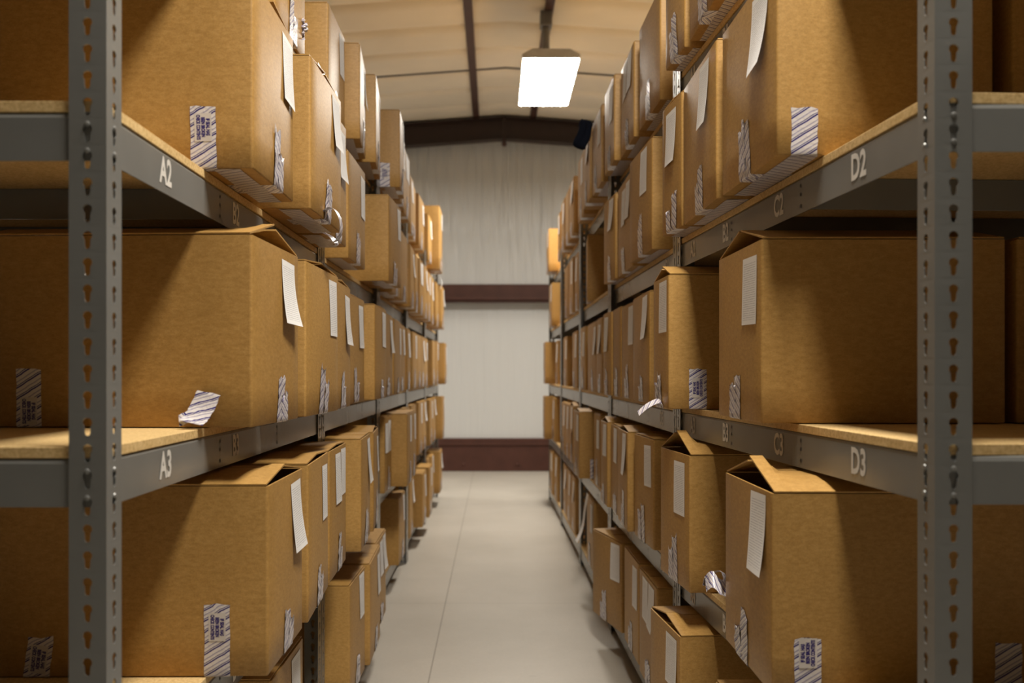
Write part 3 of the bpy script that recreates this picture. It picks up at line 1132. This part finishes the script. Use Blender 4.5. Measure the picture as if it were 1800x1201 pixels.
for (s, li), row in REAR.items():
    for i, (zn, zf, X) in enumerate(row):
        rng = random.Random(77 + li)
        cb = Carton(s, zn, zf, X, X, LEV[s][li], D=0.46, rng=rng)
        MADE[(s, li, 'r%d' % i)] = (cb, build(cb, o(rear=1, p=0), 'cardboard box in the shadows at right edge, behind front row, on right rack\'s %s shelf' % SHELF[li]))

# striped tape with its printed warning on the faces turned to the camera
for key, spec in {
    (-1, 1, 0): [dict(d=.093, top=.118, printed=.078, tilt=.03), dict(d=.43, top=.115, printed=.05)],
    (-1, 2, 0): [dict(d=.435, top=.112, printed=.030, tilt=.01)],
    (-1, 3, 0): [dict(d=.098, top=.140, printed=.095), dict(d=.445, top=.077, printed=.034, tilt=-.12)],
    (-1, 0, 4): [dict(d=.073, top=.116, printed=.065)],
    (1, 1, 0): [dict(d=.051, top=.088, printed=None), dict(d=.35, top=.09, printed=None)],
    (1, 2, 1): [dict(d=.081, top=.110, printed=.058, flip=True), dict(d=.39, top=.1, printed=None)],
    (1, 3, 0): [dict(d=.064, top=.105, printed=.078, flip=True), dict(d=.425, top=.098, printed=None)],
    (1, 3, 7): [dict(d=.085, top=.106, printed=.05, flip=True)],
}.items():
    cb, root = MADE[key]
    for kw in spec:
        near_tape(cb, root, **kw)


# ------------------------------------------------------------------ loose ends of tape, curled sheets, a cloth
def W(px, py, z):
    return Vector(((px - VPX) * z / F, z, H + (VPY - py) * z / F))


def ribbon(key, name, pts, width, m, jit=0.0, sub=4):
    """a strip through world points, swept along a width vector, hung on the box it is stuck to"""
    cb, root = MADE[key]
    inv = (Matrix.Translation(root.location) @ Matrix.Rotation(root.rotation_euler.z, 4, 'Z')).inverted()
    rng = random.Random(len(pts) * 13 + int(pts[0].x * 1000))
    fine = []
    n_ = len(pts)
    for i in range(n_ - 1):
        p0, p1, p2, p3 = pts[max(i - 1, 0)], pts[i], pts[i + 1], pts[min(i + 2, n_ - 1)]
        for k_ in range(sub):
            t_ = k_ / sub
            fine.append(0.5 * ((2 * p1) + (p2 - p0) * t_ + (2 * p0 - 5 * p1 + 4 * p2 - p3) * t_ ** 2 + (3 * p1 - p0 - 3 * p2 + p3) * t_ ** 3))
    fine.append(pts[-1])
    acc = [0.0]
    for a, c in zip(fine, fine[1:]):
        acc.append(acc[-1] + (c - a).length)
    us = lin(0, 1, 3)
    wl = width.length
    def fn(i, j, u, v):
        q = Vector((rng.uniform(-1, 1), rng.uniform(-1, 1), rng.uniform(-1, 1))) * jit
        return inv @ (fine[j] + width * (u - 0.5) + q)
    idx = acc
    if m is PAPER:
        uv = lambda a, c: (a, min(1, c / 0.15))
    else:
        uv = lambda a, c: ((1 - a) * wl, c)
    return link_mesh(name, sheet(fn, us, idx, uv), m, root, recalc=False)


# a loop of tape sticking out under the second box of the left rack's second shelf
ribbon((-1, 1, 1), 'loose_tape', [W(x, y, 2.40) for x, y in ((566, 392), (568, 376), (577, 366), (588, 368), (597, 382), (600, 400), (597, 415), (588, 425), (576, 424))], Vector((0.0, 0.045, 0.004)), TAPE)
ribbon((-1, 1, 1), 'loose_tape', [W(x, y, 2.44) for x, y in ((560, 408), (572, 410), (585, 419), (592, 431), (575, 433))], Vector((0.004, 0.045, 0.006)), TAPE, jit=0.001)
# a puckered strip between the upper boxes of the left rack
ribbon((-1, 0, 0), 'loose_tape', [W(520 + 1.5 * (i % 2), 30 + 5.5 * i, 2.66 + (0.0 if i % 2 else 0.028)) for i in range(8)], Vector((0.046, 0.006, 0.0)), TAPE, jit=0.0025)
ribbon((-1, 0, 0), 'loose_tape', [W(534 + 2 * (i % 2), 40 + 4 * i, 2.68 + (0.0 if i % 2 else 0.015)) for i in range(5)], Vector((0.018, 0.004, 0.0)), TAPE, jit=0.002)
# a curled tail of tape under the leaning box on the right rack's middle shelf
ribbon((1, 2, 1), 'loose_tape', [W(x, y, z) for x, y, z in ((1164, 716, 2.66), (1163, 708, 2.66), (1157, 705, 2.655), (1148, 708, 2.65), (1136, 715, 2.645), (1122, 727, 2.64))], Vector((0.0, 0.03, 0.012)), TAPE)
# a crumpled end of tape lying beside the first box on the right rack's fourth shelf
ribbon((1, 3, 0), 'loose_tape', [W(x, y, z) for x, y, z in ((1274, 1022, 2.07), (1272, 1008, 2.10), (1262, 1004, 2.13), (1250, 1010, 2.15), (1241, 1019, 2.15), (1238, 1030, 2.14))], Vector((0.02, 0.05, -0.014)), TAPE, jit=0.0012)
ribbon((1, 3, 0), 'loose_tape', [W(x, y, z) for x, y, z in ((1240, 1028, 2.12), (1252, 1018, 2.10), (1264, 1030, 2.09), (1276, 1036, 2.085))], Vector((0.004, 0.03, 0.03)), TAPE, jit=0.0012)
# peeling tape on the near face of the first box, left rack, middle shelf
ribbon((-1, 2, 0), 'loose_tape', [W(x, y, z) for x, y, z in ((367, 690, 1.783), (359, 709, 1.779), (350, 726, 1.772), (343, 737, 1.764), (335, 744, 1.756))], Vector((0.045, -0.002, -0.010)), TAPE, jit=0.0010)
ribbon((-1, 2, 0), 'loose_tape', [W(x, y, z) for x, y, z in ((340, 729, 1.774), (328, 734, 1.768), (315, 740, 1.762))], Vector((0.004, -0.004, -0.022)), TAPE, jit=0.0008)
# curled sheets
ribbon((1, 4, 5), 'paper_sheet', [W(x, y, 5.05) for x, y in ((1033, 868), (1028, 895), (1025, 920), (1020, 938), (1013, 952))], Vector((0.0, 0.10, 0.0)), PAPER)
ribbon((-1, 0, 11), 'paper_sheet', [W(x, y, 8.08) for x, y in ((764, 482), (768, 480), (774, 488), (777, 498), (774, 508))], Vector((0.0, 0.09, 0.0)), PAPER)
ribbon((1, 3, 8), 'paper_sheet', [W(x, y, 6.1) for x, y in ((1007, 752), (1002, 770), (998, 782), (996, 790))], Vector((0.01, 0.10, 0.0)), PAPER)

# the dark cloth hanging over a box on the right rack's top shelf
cb, root = MADE[(1, 0, 6)]
bm = bmesh.new()
rngc = random.Random(5)
prof = [(0.0, 0.150, 0.012), (0.006, 0.142, 0.026), (0.010, 0.12, 0.032), (0.004, 0.09, 0.030), (-0.002, 0.06, 0.033), (-0.010, 0.032, 0.036), (-0.016, 0.014, 0.030), (0.004, -0.004, 0.014)]
rings = []
for k_, (ox, oz, rad) in enumerate(prof):
    ring = []
    for i in range(16):
        a = 2 * math.pi * i / 16
        rr = rad * (1 + 0.34 * math.sin(3 * a + k_ * 0.7) + 0.22 * math.sin(5 * a + k_) + rngc.uniform(-0.18, 0.18))
        ring.append(bm.verts.new((ox + rr * math.cos(a), 0.8 * rr * math.sin(a), oz + 0.006 * math.sin(2 * a + k_))))
    rings.append(ring)
for a, c in zip(rings, rings[1:]):
    for i in range(16):
        bm.faces.new((a[i], a[(i + 1) % 16], c[(i + 1) % 16], c[i]))
bm.faces.new(rings[0])
bm.faces.new(rings[-1])
co = link_mesh('cloth', bm, CLOTH, smooth=True)
co.location = W(1025, 262, 4.79)
md = co.modifiers.new('soft', 'SUBSURF')
md.levels = md.render_levels = 1
tag(co, 'crumpled navy black cloth hanging off a box high on the right rack', 'cloth')
